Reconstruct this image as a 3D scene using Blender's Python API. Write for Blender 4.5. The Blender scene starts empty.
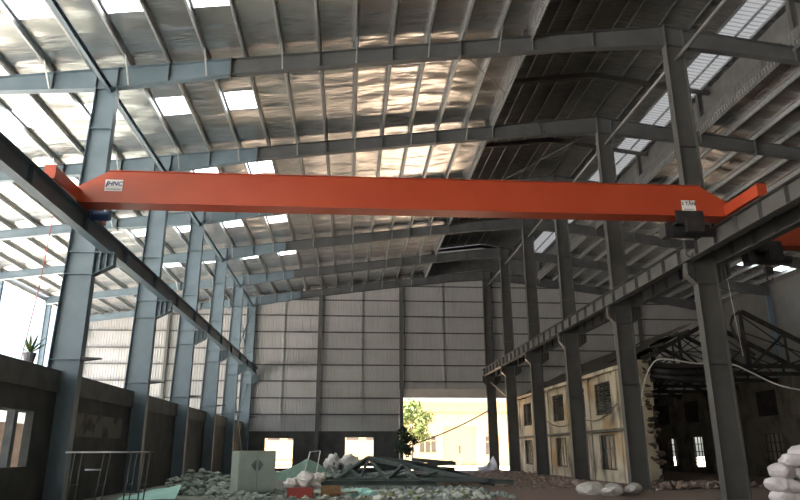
import bpy, bmesh, math, random
from mathutils import Vector, Matrix, noise
random.seed(7)
S = bpy.context.scene
COL = S.collection
V = Vector
# ------------------------------------------------------------------ layout (metres)
XL, XR, D, BAY = -8.063, 11.315, 20.622, 7.0
FR = [D + BAY * k for k in range(6)]
YEND = FR[5] + 0.42
SL = 0.1335
XEAVE, XRB = -21.9, 32.7
def ztop(x):
    return 13.9 + SL * ((x if x < XR else 2 * XR - x) - XL)

# ------------------------------------------------------------------ materials
def mat(name, col, rough=.6, metal=0., col2=None, scale=3., detail=5., lo=.35, hi=.65, bump=0., bscale=20., stretch=(1,1,1), spec=.5):
    m = bpy.data.materials.new(name); m.use_nodes = True
    nt = m.node_tree; b = nt.nodes['Principled BSDF']
    b.inputs['Roughness'].default_value = rough; b.inputs['Metallic'].default_value = metal
    b.inputs['Specular IOR Level'].default_value = spec
    b.inputs['Base Color'].default_value = (*col, 1)
    tc = nt.nodes.new('ShaderNodeTexCoord'); mp = nt.nodes.new('ShaderNodeMapping')
    mp.inputs['Scale'].default_value = stretch
    nt.links.new(tc.outputs['Object'], mp.inputs['Vector'])
    if col2 is not None:
        n = nt.nodes.new('ShaderNodeTexNoise'); n.inputs['Scale'].default_value = scale; n.inputs['Detail'].default_value = detail
        r = nt.nodes.new('ShaderNodeValToRGB')
        r.color_ramp.elements[0].position = lo; r.color_ramp.elements[0].color = (*col, 1)
        r.color_ramp.elements[1].position = hi; r.color_ramp.elements[1].color = (*col2, 1)
        nt.links.new(mp.outputs[0], n.inputs['Vector']); nt.links.new(n.outputs['Fac'], r.inputs[0])
        nt.links.new(r.outputs[0], b.inputs['Base Color'])
    if bump:
        n = nt.nodes.new('ShaderNodeTexNoise'); n.inputs['Scale'].default_value = bscale; n.inputs['Detail'].default_value = 4
        bp = nt.nodes.new('ShaderNodeBump'); bp.inputs['Strength'].default_value = bump; bp.inputs['Distance'].default_value = .05
        nt.links.new(mp.outputs[0], n.inputs['Vector']); nt.links.new(n.outputs['Fac'], bp.inputs['Height'])
        nt.links.new(bp.outputs[0], b.inputs['Normal'])
    return m

M = {}
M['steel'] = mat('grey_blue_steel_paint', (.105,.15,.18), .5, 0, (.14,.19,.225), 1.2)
M['steel_dark'] = mat('grey_steel_with_shade', (.066,.067,.064), .55, 0, (.088,.088,.084), 1.5)  # grey steel, darkened so the right columns carry their shade in the colour
M['steel_mid'] = mat('rafter_grey_paint', (.072,.076,.078), .5, 0, (.098,.102,.104), 1.2)
M['steel_grey'] = mat('dull_grey_tube', (.16,.16,.155), .55, .2, (.2,.2,.195), 2)
M['galv'] = mat('galvanised_steel', (.34,.35,.35), .42, .7, (.45,.46,.46), 6)
M['orange'] = mat('orange_crane_paint', (.37,.050,.017), .38, 0, (.41,.060,.021), 1.0)
M['black'] = mat('black_machine_paint', (.012,.012,.014), .5, 0, (.03,.03,.032), 4)
M['blue'] = mat('blue_motor_paint', (.03,.07,.2), .5)
M['plate'] = mat('white_plate', (.75,.75,.75), .5)
M['ink'] = mat('blue_ink', (.02,.03,.16), .5)
M['inkblack'] = mat('black_ink', (.02,.02,.02), .5)
M['inkgrey'] = mat('grey_ink', (.3,.32,.38), .5)
M['sheet'] = mat('white_wall_sheet', (.36,.355,.35), .55, .0, (.42,.41,.405), .5)
M['oldsheet'] = mat('dull_dark_sheet', (.13,.13,.125), .7, 0, (.17,.17,.16), .6)
M['bare'] = mat('bare_roof_sheet', (.15,.15,.148), .5, .3, (.2,.2,.195), 1.5)
M['masonry'] = mat('dark_rendered_masonry', (.045,.047,.045), .9, 0, (.075,.076,.07), 1.3, bump=.4)
M['lintel'] = mat('weathered_concrete', (.085,.09,.09), .9, 0, (.13,.13,.125), 2., bump=.3)
M['plaster'] = mat('pale_plaster', (.15,.14,.12), .95, 0, (.06,.058,.05), 1.6, 8, .5, .62)
M['brickpink'] = mat('pale_brick', (.42,.28,.22), .95, 0, (.5,.36,.29), 3)
M['brickred'] = mat('reddish_brick', (.30,.17,.12), .95, 0, (.36,.22,.16), 3)
M['yellow'] = mat('yellow_facade', (.50,.42,.25), .9, 0, (.54,.46,.29), .6)
M['fascia'] = mat('cream_fascia', (.52,.47,.42), .8, 0, (.58,.53,.48), 2)
M['door'] = mat('cream_door', (.40,.32,.21), .7)
M['dustyglass'] = mat('dusty_glass', (.10,.11,.10), .25, 0, (.17,.18,.16), 1.5)
M['glass_dark'] = mat('dark_window', (.12,.12,.12), .2)
M['cabinet'] = mat('pale_green_cabinet', (.38,.46,.42), .5, 0, (.44,.52,.48), 2)
M['scuff'] = mat('dark_scuff', (.22,.28,.255), .8, 0, (.15,.19,.175), 9)
M['sand'] = mat('green_grey_sand', (.16,.28,.23), .95, 0, (.22,.34,.29), 4, bump=.6, bscale=30)
M['rubble'] = mat('green_grey_rubble', (.17,.23,.205), .95, 0, (.33,.37,.34), 3)
M['rubble_red'] = mat('brick_rubble', (.17,.115,.09), .95, 0, (.28,.22,.18), 3)
M['palebits'] = mat('pale_plaster_bits', (.42,.44,.40), .95, 0, (.55,.56,.52), 3)
M['greenbits'] = mat('yellow_green_scraps', (.30,.33,.13), .9, 0, (.22,.26,.14), 3)
M['rock'] = mat('pale_rock', (.42,.40,.36), .95, 0, (.55,.53,.48), 3)
M['sack'] = mat('white_woven_sack', (.66,.60,.60), .8, 0, (.74,.69,.69), 9, bump=.25, bscale=35)
M['greenpatch'] = mat('green_print', (.04,.22,.14), .8)
M['plastic'] = mat('white_plastic', (.62,.60,.57), .5, 0, (.74,.72,.69), 8)
M['redbox'] = mat('red_box', (.33,.055,.04), .7)
M['wood'] = mat('worn_wood', (.2,.11,.05), .8, 0, (.30,.18,.09), 4, stretch=(1,8,8))
M['cyan'] = mat('cyan_sheet', (.32,.62,.56), .6, 0, (.40,.70,.63), 2)
M['truss'] = mat('weathered_dark_steel', (.045,.060,.055), .8, 0, (.085,.105,.096), 2)
M['char'] = mat('charred_timber', (.016,.015,.013), .9, 0, (.035,.032,.028), 3)
M['tile'] = mat('dark_old_roof_tiles', (.025,.022,.019), .95, 0, (.055,.045,.036), 4, bump=.6)
M['louver'] = mat('dark_louver_timber', (.035,.034,.03), .8)
M['hose'] = mat('white_hose', (.62,.62,.6), .5)
M['leaf'] = mat('tree_leaf', (.085,.13,.028), .7, 0, (.15,.20,.05), 2)
M['leafdark'] = mat('dark_leaf', (.03,.05,.03), .7, 0, (.05,.08,.04), 2)
M['trunk'] = mat('bark', (.09,.07,.05), .9)
M['rope'] = mat('red_rope', (.35,.12,.1), .8)
M['tarp'] = mat('grey_tarp', (.32,.32,.32), .7, 0, (.4,.4,.4), 2)
M['pot'] = mat('grey_pot', (.2,.21,.22), .7)
M['bamboo'] = mat('dark_cable', (.05,.05,.05), .7)

def ruin_mat():
    m = mat('stained_cream_plaster', (.52,.455,.34), .95, 0, (.10,.085,.062), .9, 9, .47, .70, bump=.35, bscale=6, stretch=(1,1,.55))
    nt = m.node_tree; b = nt.nodes['Principled BSDF']
    tc = nt.nodes.new('ShaderNodeTexCoord')
    n = nt.nodes.new('ShaderNodeTexNoise'); n.inputs['Scale'].default_value = .35; n.inputs['Detail'].default_value = 2
    r = nt.nodes.new('ShaderNodeValToRGB'); r.color_ramp.elements[0].position = .56; r.color_ramp.elements[1].position = .72
    mx = nt.nodes.new('ShaderNodeMixRGB'); mx.inputs[2].default_value = (.42,.26,.12,1)
    old = b.inputs['Base Color'].links[0].from_socket
    nt.links.new(tc.outputs['Object'], n.inputs['Vector']); nt.links.new(n.outputs['Fac'], r.inputs[0])
    nt.links.new(r.outputs[0], mx.inputs[0]); nt.links.new(old, mx.inputs[1]); nt.links.new(mx.outputs[0], b.inputs['Base Color'])
    return m
M['ruin'] = ruin_mat()
M['ruinbrick'] = mat('exposed_sooty_brick', (.16,.11,.075), .95, 0, (.05,.042,.034), 2)
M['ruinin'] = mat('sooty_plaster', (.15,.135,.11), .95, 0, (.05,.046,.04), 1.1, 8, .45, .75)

def foil_mat():
    m = mat('foil_insulation', (.60,.59,.575), .27, .9, (.70,.69,.68), .7)
    nt = m.node_tree; b = nt.nodes['Principled BSDF']
    tc = nt.nodes.new('ShaderNodeTexCoord'); mp = nt.nodes.new('ShaderNodeMapping'); mp.inputs['Scale'].default_value = (.8, 2.6, 1)
    n = nt.nodes.new('ShaderNodeTexNoise'); n.inputs['Scale'].default_value = 1.1; n.inputs['Detail'].default_value = 3
    bp = nt.nodes.new('ShaderNodeBump'); bp.inputs['Strength'].default_value = .35; bp.inputs['Distance'].default_value = .12
    nt.links.new(tc.outputs['Object'], mp.inputs['Vector']); nt.links.new(mp.outputs[0], n.inputs['Vector'])
    nt.links.new(n.outputs['Fac'], bp.inputs['Height']); nt.links.new(bp.outputs[0], b.inputs['Normal'])
    return m
M['foil'] = foil_mat()

def skylight_mat():
    m = bpy.data.materials.new('translucent_panel'); m.use_nodes = True
    nt = m.node_tree; nt.nodes.clear()
    o = nt.nodes.new('ShaderNodeOutputMaterial'); t = nt.nodes.new('ShaderNodeBsdfTranslucent'); t.inputs[0].default_value = (.80,.86,.88,1)
    d = nt.nodes.new('ShaderNodeBsdfDiffuse'); d.inputs[0].default_value = (.8,.85,.86,1)
    mx = nt.nodes.new('ShaderNodeMixShader'); mx.inputs[0].default_value = .2
    nt.links.new(t.outputs[0], mx.inputs[1]); nt.links.new(d.outputs[0], mx.inputs[2]); nt.links.new(mx.outputs[0], o.inputs[0])
    return m
def skylight_mat2():
    m = skylight_mat(); m.name = 'dirty_translucent_sheet'
    for n in m.node_tree.nodes:
        if n.type == 'BSDF_TRANSLUCENT': n.inputs[0].default_value = (.034,.035,.036,1)
        if n.type == 'BSDF_DIFFUSE': n.inputs[0].default_value = (.4,.4,.4,1)
    return m
M['skylight'] = skylight_mat(); M['dirtysky'] = skylight_mat2()

def floor_mat():
    m = mat('dusty_ground', (.17,.19,.165), .95, 0, (.28,.29,.25), 1.2, 8, .35, .65, bump=.6, bscale=9)
    nt = m.node_tree; b = nt.nodes['Principled BSDF']
    tc = nt.nodes.new('ShaderNodeTexCoord')
    sx = nt.nodes.new('ShaderNodeSeparateXYZ'); nt.links.new(tc.outputs['Object'], sx.inputs[0])
    n = nt.nodes.new('ShaderNodeTexNoise'); n.inputs['Scale'].default_value = .5; n.inputs['Detail'].default_value = 4
    nt.links.new(tc.outputs['Object'], n.inputs['Vector'])
    a = nt.nodes.new('ShaderNodeMath'); a.operation = 'MULTIPLY_ADD'; a.inputs[1].default_value = 4.; a.inputs[2].default_value = -2.
    nt.links.new(n.outputs['Fac'], a.inputs[0])
    s = nt.nodes.new('ShaderNodeMath'); s.operation = 'ADD'; nt.links.new(sx.outputs['X'], s.inputs[0]); nt.links.new(a.outputs[0], s.inputs[1])
    mr = nt.nodes.new('ShaderNodeMapRange'); mr.inputs['From Min'].default_value = 3.2; mr.inputs['From Max'].default_value = 4.6
    nt.links.new(s.outputs[0], mr.inputs['Value'])
    mx = nt.nodes.new('ShaderNodeMixRGB'); mx.inputs[2].default_value = (.185,.13,.10,1)
    old = b.inputs['Base Color'].links[0].from_socket
    nt.links.new(mr.outputs[0], mx.inputs[0]); nt.links.new(old, mx.inputs[1]); nt.links.new(mx.outputs[0], b.inputs['Base Color'])
    return m
M['floor'] = floor_mat()
M['yardsoil'] = mat('warm_sandy_yard', (.58,.43,.30), .95, 0, (.66,.51,.37), .4)
M['ground'] = mat('sunlit_yard', (.56,.52,.475), .95, 0, (.64,.60,.55), .4)

# ------------------------------------------------------------------ mesh builder
class MB:
    def __init__(s): s.v = []; s.f = []
    def add(s, vs, fs):
        o = len(s.v); s.v += [V(p) for p in vs]; s.f += [tuple(i + o for i in f) for f in fs]; return s
    def box(s, a, b):
        x0,y0,z0 = a; x1,y1,z1 = b
        return s.add([(x0,y0,z0),(x1,y0,z0),(x1,y1,z0),(x0,y1,z0),(x0,y0,z1),(x1,y0,z1),(x1,y1,z1),(x0,y1,z1)],
                     [(0,3,2,1),(4,5,6,7),(0,1,5,4),(1,2,6,5),(2,3,7,6),(3,0,4,7)])
    def prism(s, poly, axis, a, b):                     # polygon in the other two axes, extruded from a to b
        def P(u, w, t): return {'x': (t,u,w), 'y': (u,t,w), 'z': (u,w,t)}[axis]
        n = len(poly)
        return s.add([P(u,w,a) for u,w in poly] + [P(u,w,b) for u,w in poly],
                     [tuple(range(n-1,-1,-1)), tuple(range(n,2*n))] + [(i,(i+1)%n,n+(i+1)%n,n+i) for i in range(n)])
    def bar(s, p, q, w, h, up=(0,0,1)):                 # rectangular bar
        p, q = V(p), V(q); d = (q-p).normalized(); u = V(up)
        if abs(d.dot(u)) > .98: u = V((0,1,0))
        a = d.cross(u).normalized()*w/2; b = a.cross(d).normalized()*h/2
        return s.add([p-a-b,p+a-b,p+a+b,p-a+b,q-a-b,q+a-b,q+a+b,q-a+b],
                     [(0,3,2,1),(4,5,6,7),(0,1,5,4),(1,2,6,5),(2,3,7,6),(3,0,4,7)])
    def tube(s, pts, r, n=8, r2=None):
        pts = [V(p) for p in pts]; r2 = r if r2 is None else r2; rings = []; prev = None
        for i, p in enumerate(pts):
            d = (pts[min(i+1,len(pts)-1)] - pts[max(i-1,0)]).normalized()
            u = prev or (V((0,0,1)) if abs(d.z) < .9 else V((1,0,0)))
            a = d.cross(u).normalized(); b = a.cross(d).normalized(); prev = b
            R = r + (r2-r)*i/max(1,len(pts)-1)
            rings.append([p + (a*math.cos(t*2*math.pi/n) + b*math.sin(t*2*math.pi/n))*R for t in range(n)])
        vs = [p for rg in rings for p in rg]; fs = []
        for i in range(len(rings)-1):
            for t in range(n): fs.append((i*n+t, i*n+(t+1)%n, (i+1)*n+(t+1)%n, (i+1)*n+t))
        fs += [tuple(range(n-1,-1,-1)), tuple(range((len(rings)-1)*n, len(rings)*n))]
        return s.add(vs, fs)
    def chunk(s, c, r, sq=(1,1,1), jit=.3, sub=1, seed=0):
        bm = bmesh.new(); bmesh.ops.create_icosphere(bm, subdivisions=sub, radius=1)
        rnd = random.Random(seed); rot = Matrix.Rotation(rnd.uniform(0,6.28),3,'Z') @ Matrix.Rotation(rnd.uniform(-.5,.5),3,'X')
        vs = []
        for v in bm.verts:
            k = 1 + rnd.uniform(-jit, jit); q = rot @ V((v.co.x*sq[0]*k, v.co.y*sq[1]*k, v.co.z*sq[2]*k))
            vs.append(V(c) + q*r)
        fs = [tuple(v.index for v in f.verts) for f in bm.faces]; bm.free()
        return s.add(vs, fs)
    def leaf(s, p, size, rnd):
        a = V((rnd.gauss(0,1),rnd.gauss(0,1),rnd.gauss(0,1))).normalized(); b = a.orthogonal().normalized()
        b = Matrix.Rotation(rnd.uniform(0,6.28),3,a) @ b; p = V(p)
        return s.add([p-b*size, p+a*size*.35, p+b*size, p-a*size*.35], [(0,1,2,3)])

W = {}
def obj(name, mb, m, parent=None, loc=None, smooth=False):
    me = bpy.data.meshes.new(name)
    off = W[parent] if parent is not None else V(loc or (0,0,0))
    me.from_pydata([p - off for p in mb.v], [], mb.f)
    bm = bmesh.new(); bm.from_mesh(me); bmesh.ops.recalc_face_normals(bm, faces=bm.faces); bm.to_mesh(me); bm.free()
    if smooth:
        for p in me.polygons: p.use_smooth = True
    me.materials.append(m if not isinstance(m, str) else M[m])
    o = bpy.data.objects.new(name, me); COL.objects.link(o)
    if parent is not None: o.parent = parent
    else: o.location = off
    W[o] = off
    return o
def tag(o, label, cat, group=None):
    o['label'] = label; o['category'] = cat
    if group: o['group'] = group
    return o
def thing(name, loc, label, cat, group=None):
    o = bpy.data.objects.new(name, None); COL.objects.link(o); o.location = loc; o.empty_display_size = .2
    W[o] = V(loc); return tag(o, label, cat, group)
def struct(name, mb, m, parent=None, smooth=False):
    o = obj(name, mb, m, parent, smooth=smooth)
    if parent is None: o['kind'] = 'structure'
    return o
def stuff(name, mb, m, label, cat, smooth=False):
    o = tag(obj(name, mb, m, smooth=smooth), label, cat); o['kind'] = 'stuff'; return o
def copy_tree(o, parent=None):
    c = o.copy(); COL.objects.link(c); W[c] = W[o]
    if parent is not None:
        c.parent = parent; c.matrix_parent_inverse = o.matrix_parent_inverse.copy()
    for ch in [x for x in KIDS.get(o, [])]: copy_tree(ch, c)
    return c
KIDS = {}
def index_kids(root):
    KIDS.clear()
    for o in COL.objects:
        if o.parent is not None: KIDS.setdefault(o.parent, []).append(o)
def wall_holes(mb, axis, pos, th, u0, u1, z0, z1, holes):   # wall in plane axis=pos with rectangular holes (ua,ub,za,zb)
    us = sorted({u0,u1} | {h[i] for h in holes for i in (0,1) if u0 < h[i] < u1})
    zs = sorted({z0,z1} | {h[i] for h in holes for i in (2,3) if z0 < h[i] < z1})
    for i in range(len(us)-1):
        run = None
        for j in range(len(zs)-1):
            cu, cz = (us[i]+us[i+1])/2, (zs[j]+zs[j+1])/2
            if any(h[0] < cu < h[1] and h[2] < cz < h[3] for h in holes): continue
            if axis == 'y': mb.box((us[i],pos,zs[j]), (us[i+1],pos+th,zs[j+1]))
            else: mb.box((pos,us[i],zs[j]), (pos+th,us[i+1],zs[j+1]))
    return mb
ORD = ['nearest', 'second', 'third', 'fourth', 'fifth', 'farthest']
POS = ['nearest to','second from','third from','fourth from','fifth from','farthest from']
NUM = ['first','second','third','fourth','fifth','sixth','seventh','eighth','ninth','tenth','eleventh','twelfth','thirteenth',
       'fourteenth','fifteenth','sixteenth','seventeenth','eighteenth','nineteenth','twentieth','twenty-first','twenty-second','twenty-third']

# ------------------------------------------------------------------ camera
cam = bpy.data.cameras.new('camera'); camo = bpy.data.objects.new('camera', cam); COL.objects.link(camo)
F_, P_, YAW, ROLL, H_ = 668.222, .2929, .0738, -.0029, 1.4177
fw = V((math.sin(YAW)*math.cos(P_), math.cos(YAW)*math.cos(P_), math.sin(P_)))
rt = V((math.cos(YAW), -math.sin(YAW), 0)); up = rt.cross(fw)
c, s = math.cos(ROLL), math.sin(ROLL)
rt2 = rt*c + up*s; up2 = up*c - rt*s
camo.matrix_world = Matrix(((rt2.x,up2.x,-fw.x,0),(rt2.y,up2.y,-fw.y,0),(rt2.z,up2.z,-fw.z,H_),(0,0,0,1)))
cam.sensor_fit = 'HORIZONTAL'; cam.sensor_width = 36; cam.lens = F_*36/800; cam.clip_end = 400; cam.clip_start = .1
S.camera = camo

# ------------------------------------------------------------------ floor and yard
def gh(x, y): return .05*noise.noise(V((x*.35,y*.35,0))) - .045
mb = MB(); nx, ny = 56, 98; x0,x1,y0,y1 = XEAVE-.3, XRB+.3, -41., YEND+.2
for j in range(ny+1):
    for i in range(nx+1):
        x = x0+(x1-x0)*i/nx; y = y0+(y1-y0)*j/ny; mb.v.append(V((x,y,gh(x,y))))
for j in range(ny):
    for i in range(nx): k = j*(nx+1)+i; mb.f.append((k,k+1,k+nx+2,k+nx+1))
struct('floor', mb, 'floor', smooth=True)
mb = MB(); mb.add([(-140,-80,-.14),(140,-80,-.14),(140,180,-.14),(-140,180,-.14)], [(0,1,2,3)])
struct('ground', mb, 'ground')
mb = MB(); mb.add([(-30,YEND+.3,-.09),(60,YEND+.3,-.09),(60,130,-.09),(-30,130,-.09)], [(0,1,2,3)])
struct('ground_yard', mb, 'yardsoil')

# ------------------------------------------------------------------ roof foil with openings for the skylights
PX = [6.35 - 1.27*i for i in range(23)]                      # left purlin lines, from the monitor down to the eave
PRX = [16.28 + 1.27*i for i in range(14)]                    # right slope
SKY_Y = [17.35, 23.75, 30.25, 37.7, 44.5]
sky = []
for yc in SKY_Y:
    for i in (8, 10, 12, 14): sky.append((PX[i+1]+.09, PX[i]-.09, yc-.64, yc+.64))
for yc in (44.6,):
    for i in (7, 9, 11): sky.append((PRX[i]+.09, PRX[i+1]-.09, yc-.64, yc+.64))
def foil(lines, ya, yb, seed):
    mb = MB(); xs = []
    for a, b in zip(lines[:-1], lines[1:]):
        xs += [(a, 0.), (a+(b-a)*.07, .0), (a+(b-a)*.25, .7), (a+(b-a)*.5, 1.), (a+(b-a)*.75, .7), (a+(b-a)*.93, .0)]
    xs.append((lines[-1], 0.))
    n = int((yb-ya)/.19); ys = [ya+(yb-ya)*j/n for j in range(n+1)]
    for y in ys:
        ph = (y % 1.17)/1.17; seam = abs(math.sin(math.pi*ph))**.6
        for x, k in xs:
            w = noise.noise(V((x*.55+seed, y*.35, 3))) + .5*noise.noise(V((x*1.4, y*1.1, seed)))
            mb.v.append(V((x, y, ztop(x)+.215 - k*(.065*(1-seam) - .018) + k*.030*w)))
    m = len(xs)
    for j in range(n):
        for i in range(m-1):
            cx, cy = (xs[i][0]+xs[i+1][0])/2, (ys[j]+ys[j+1])/2
            if any(h[0] < cx < h[1] and h[2] < cy < h[3] for h in sky): continue
            k = j*m+i; mb.f.append((k,k+1,k+m+1,k+m))
    return mb
YROOF = -40.
struct('ceiling', foil(PX[::-1], YROOF, YEND+.3, 0.), 'foil', smooth=True)
struct('ceiling_right', foil(PRX, YROOF, YEND+.3, 9.), 'foil', smooth=True)
for n, (a,b,c0,d0) in enumerate(sky):
    mb = MB(); e = .10; k = 12                                   # ribbed translucent sheet lying over the opening
    for j in range(k+1):
        y = c0-e+(d0-c0+2*e)*j/k; z = .26 + (.02 if j % 2 else 0)
        mb.v += [V((a-.08,y,ztop(a-.08)+z)), V((b+.08,y,ztop(b+.08)+z))]
    for j in range(k): mb.f.append((2*j,2*j+1,2*j+3,2*j+2))
    struct('window_%d' % (n+1), mb, 'skylight')

# ------------------------------------------------------------------ purlins
def zsec(mb, x, ya, yb, z, h=.2, f=.07, t=.012, flip=1):
    mb.box((x-t/2,ya,z), (x+t/2,yb,z+h)); mb.box((min(x,x+f*flip),ya,z+h-t), (max(x,x+f*flip),yb,z+h)); mb.box((min(x,x-f*flip),ya,z), (max(x,x-f*flip),yb,z+t))
    return mb
PY0 = 8.
for i, x in enumerate(PX):
    mb = zsec(MB(), x, PY0, FR[5]+.2, ztop(x)+.004)
    where = 'crane hall side of the left columns' if x > XL else 'outer aisle beyond the left columns'
    o = obj('roof_purlin', mb, 'galv', loc=(x, PY0, ztop(x)))
    tag(o, 'grey roof purlin on the left slope, %s down from the raised ridge vent' % NUM[i], 'purlin', 'purlins under the left roof slope')
    for y in FR:                                                # cleats that tie it to each rafter
        obj('cleat', MB().box((x+.012,y-.05,ztop(x)), (x+.022,y+.05,ztop(x)+.17)), 'galv', o)
for i, x in enumerate(PRX[:13]):
    mb = zsec(MB(), x, PY0, FR[5]+.2, ztop(x)+.004, flip=-1)
    tag(obj('roof_purlin', mb, 'galv', loc=(x, PY0, ztop(x))), 'grey roof purlin on the right slope, %s down from the raised ridge vent' % NUM[i], 'purlin', 'purlins under the right roof slope')

# ------------------------------------------------------------------ ridge monitor
def zmon(x): return 18.58 - .14*abs(x-XR)                       # underside of monitor rafter
MW = 6.5
mb = MB(); pitch = .25; n = int((YEND-YROOF)/pitch)
prof = [(0,0),(.45,0),(.55,.035),(.9,.035),(1.,0)]
ys = [(YROOF+pitch*(j+a), z) for j in range(n) for a, z in prof[:-1]] + [(YROOF+pitch*n,0)]
for y, z in ys:
    for x in (5.9, XR, 15.32): mb.v.append(V((x,y,zmon(x)+.30+.15+.01+z)))
for j in range(len(ys)-1):
    for i in (0,1): k = 3*j+i; mb.f.append((k,k+1,k+4,k+3))
struct('ceiling_ridge_vent', mb, 'bare')
mb = MB()                                                        # translucent strip and solid edge of the vent roof on the right
for y, z in ys: mb.v += [V((15.25,y,zmon(15.25)+.44+z)), V((16.75,y,zmon(16.75)+.44+z))]
for j in range(len(ys)-1): mb.f.append((2*j,2*j+1,2*j+3,2*j+2))
struct('window_40', mb, 'dirtysky')
mb = MB()
for y, z in ys: mb.v += [V((16.70,y,zmon(16.70)+.46+z)), V((17.25,y,zmon(17.25)+.46+z))]
for j in range(len(ys)-1): mb.f.append((2*j,2*j+1,2*j+3,2*j+2))
struct('ceiling_ridge_vent_edge', mb, 'bare')
struct('wall_ridge_vent_right', MB().box((17.1,YROOF,ztop(17.1)+.2),(17.14,YEND,zmon(17.1)+.46)), 'bare')
mb = MB(); n = int((YEND-YROOF)/.25)                             # closed left side of the vent
for j in range(n):
    for a, d in ((0,0),(.45,0),(.55,.03),(.95,.03)): y = YROOF+.25*(j+a); mb.v += [V((6.02-d,y,ztop(6.02)+.2)), V((6.02-d,y,zmon(6.02)+.47))]
for j in range(len(mb.v)//2-1): mb.f.append((2*j,2*j+1,2*j+3,2*j+2))
struct('wall_ridge_vent', mb, 'bare')
for y, nm in ((YROOF,'front'),(YEND,'back')):                     # gable ends of the vent
    struct('wall_ridge_vent_'+nm, MB().prism([(6.0,ztop(6.0)+.2),(XR,ztop(6.0)+.2),(17.2,ztop(6.0)+.2),(17.2,zmon(17.2)+.52),(XR,zmon(XR)+.52),(6.0,zmon(6.0)+.52)],'y',y,y+.05), 'bare')
struct('wall_front_gable', MB().prism([(XEAVE,ztop(XEAVE)-.6),(XRB,ztop(XRB)-.6),(XRB,ztop(XRB)+.2),(16.3,ztop(16.3)+.2),(6.3,ztop(6.3)+.2),(XEAVE,ztop(XEAVE)+.2)],'y',YROOF-.05,YROOF), 'oldsheet')
for sx, x, lab in ((-1, XR-5.0, 'left'), (1, XR+4.93, 'right')):    # upstand sheets along both sides of the opening
    mb = MB(); zb = ztop(x)+.02; n = int((YEND-PY0)/.2)
    ys = [(PY0+.2*(j+a), d) for j in range(n) for a, d in ((0,0),(.4,0),(.5,.03),(.9,.03))]
    for y, d in ys: mb.v += [V((x+d,y,zb-.2)), V((x+d,y,zb+.62))]
    for j in range(len(ys)-1): mb.f.append((2*j,2*j+1,2*j+3,2*j+2))
    struct('trim_%d' % (1 if sx < 0 else 2), mb, 'bare')
MPX = [XR+d for d in (-5.15,-4.0,-3.2,-2.4,-1.5,-.3,.3,1.5,2.75,3.95,4.75,5.4)]
for i, x in enumerate(MPX):
    mb = zsec(MB(), x, PY0, FR[5]+.2, zmon(x)+.30, .15, .06)
    side = 'left' if x < XR else 'right'; k = (5-i) if x < XR else i-6
    tag(obj('vent_purlin', mb, 'galv', loc=(x,PY0,zmon(x)+.3)), 'grey purlin under the raised ridge vent, %s %s of its peak' % (NUM[k], side), 'purlin', 'purlins under the raised ridge vent')
def monitor_frame(y):
    t = thing('ridge_vent_frame', (XR,y,ztop(XR)), 'x', 'roof frame', 'frames of the raised ridge vent')
    for sgn in (-1,1):
        xe = XR+sgn*(5.3 if sgn < 0 else 5.75)
        obj('vent_rafter', MB().prism([(XR,zmon(XR)),(xe,zmon(xe)+.12),(xe,zmon(xe)+.28),(XR,zmon(XR)+.30)], 'y', y-.08, y+.08), 'steel_dark', t)
        xp = XR+sgn*5.2; zp = ztop(xp)-.02
        mb = MB().box((xp-.12,y-.10,zp),(xp-.10,y+.10,zmon(xp)+.03)).box((xp+.10,y-.10,zp),(xp+.12,y+.10,zmon(xp)+.03)).box((xp-.10,y-.01,zp),(xp+.10,y+.01,zmon(xp)+.03))
        obj('post', mb, 'steel_dark', t)
    return t
m0 = monitor_frame(FR[0]); index_kids(m0)
mf = [m0] + [copy_tree(m0) for _ in range(5)]
for k, o in enumerate(mf):
    o.location.y = FR[k]; o['label'] = 'dark gabled frame of the raised ridge vent above the %s roof rafter' % ORD[k]

# ------------------------------------------------------------------ columns
def ibeam_col(root, x0b, x0t, x1, y, z0, z1, m, brk):            # web in the x-z plane, flange at x1 vertical, the other raking
    fl, t = .32, .022
    obj('web', MB().prism([(x0b,z0),(x1,z0),(x1,z1),(x0t,z1)], 'y', y-.008, y+.008), m, root)
    sg = 1 if x1 > x0b else -1
    obj('flange', MB().box((min(x1,x1-sg*t),y-fl/2,z0),(max(x1,x1-sg*t),y+fl/2,z1)), m, root)
    obj('flange', MB().prism([(x0b,z0),(x0b+sg*t,z0),(x0t+sg*t,z1),(x0t,z1)], 'y', y-fl/2, y+fl/2), m, root)
    obj('base_plate', MB().box((min(x0b,x1)-.08,y-.25,z0-.06),(max(x0b,x1)+.08,y+.25,z0+.01)), m, root)
    for z in (4.05, 6.66, 7.36, 9.2, 11.6):
        xa = x0b + (x0t-x0b)*(z-z0)/(z1-z0)
        obj('stiffener', MB().box((min(xa,x1)+.01,y-fl/2+.02,z),(max(xa,x1)-.01,y+fl/2-.02,z+.02)), m, root)
def corbel(root, xf, sg, y, m, L):                                 # bracket that carries the runway beam
    zt = 7.38
    xe = xf+sg*L
    c = obj('corbel', MB().prism([(xf,zt-.72),(xe,zt-.40),(xe,zt),(xf,zt)], 'y', y-.01, y+.01), m, root)
    obj('corbel_flange', MB().box((min(xf,xe),y-.15,zt-.02),(max(xf,xe),y+.15,zt)), m, c)
    obj('corbel_flange', MB().prism([(xf,zt-.74),(xe,zt-.42),(xe,zt-.40),(xf,zt-.72)], 'y', y-.15, y+.15), m, c)
    for q in (L*.3, L*.62, L-.02):
        x = xf+sg*q
        obj('corbel_stiffener', MB().box((x-.01,y-.14,zt-.72+.32*q/L),(x+.01,y+.14,zt-.02)), m, c)
ZB_L, ZB_R = ztop(XL)-.80, ztop(XR)-.82
cl = thing('steel_column', (-8.45, FR[0], 0), 'x', 'column', 'steel columns of the left row')
ibeam_col(cl, -8.98, -8.66, -7.97, FR[0], 0, ZB_L, 'steel', 1)
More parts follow.
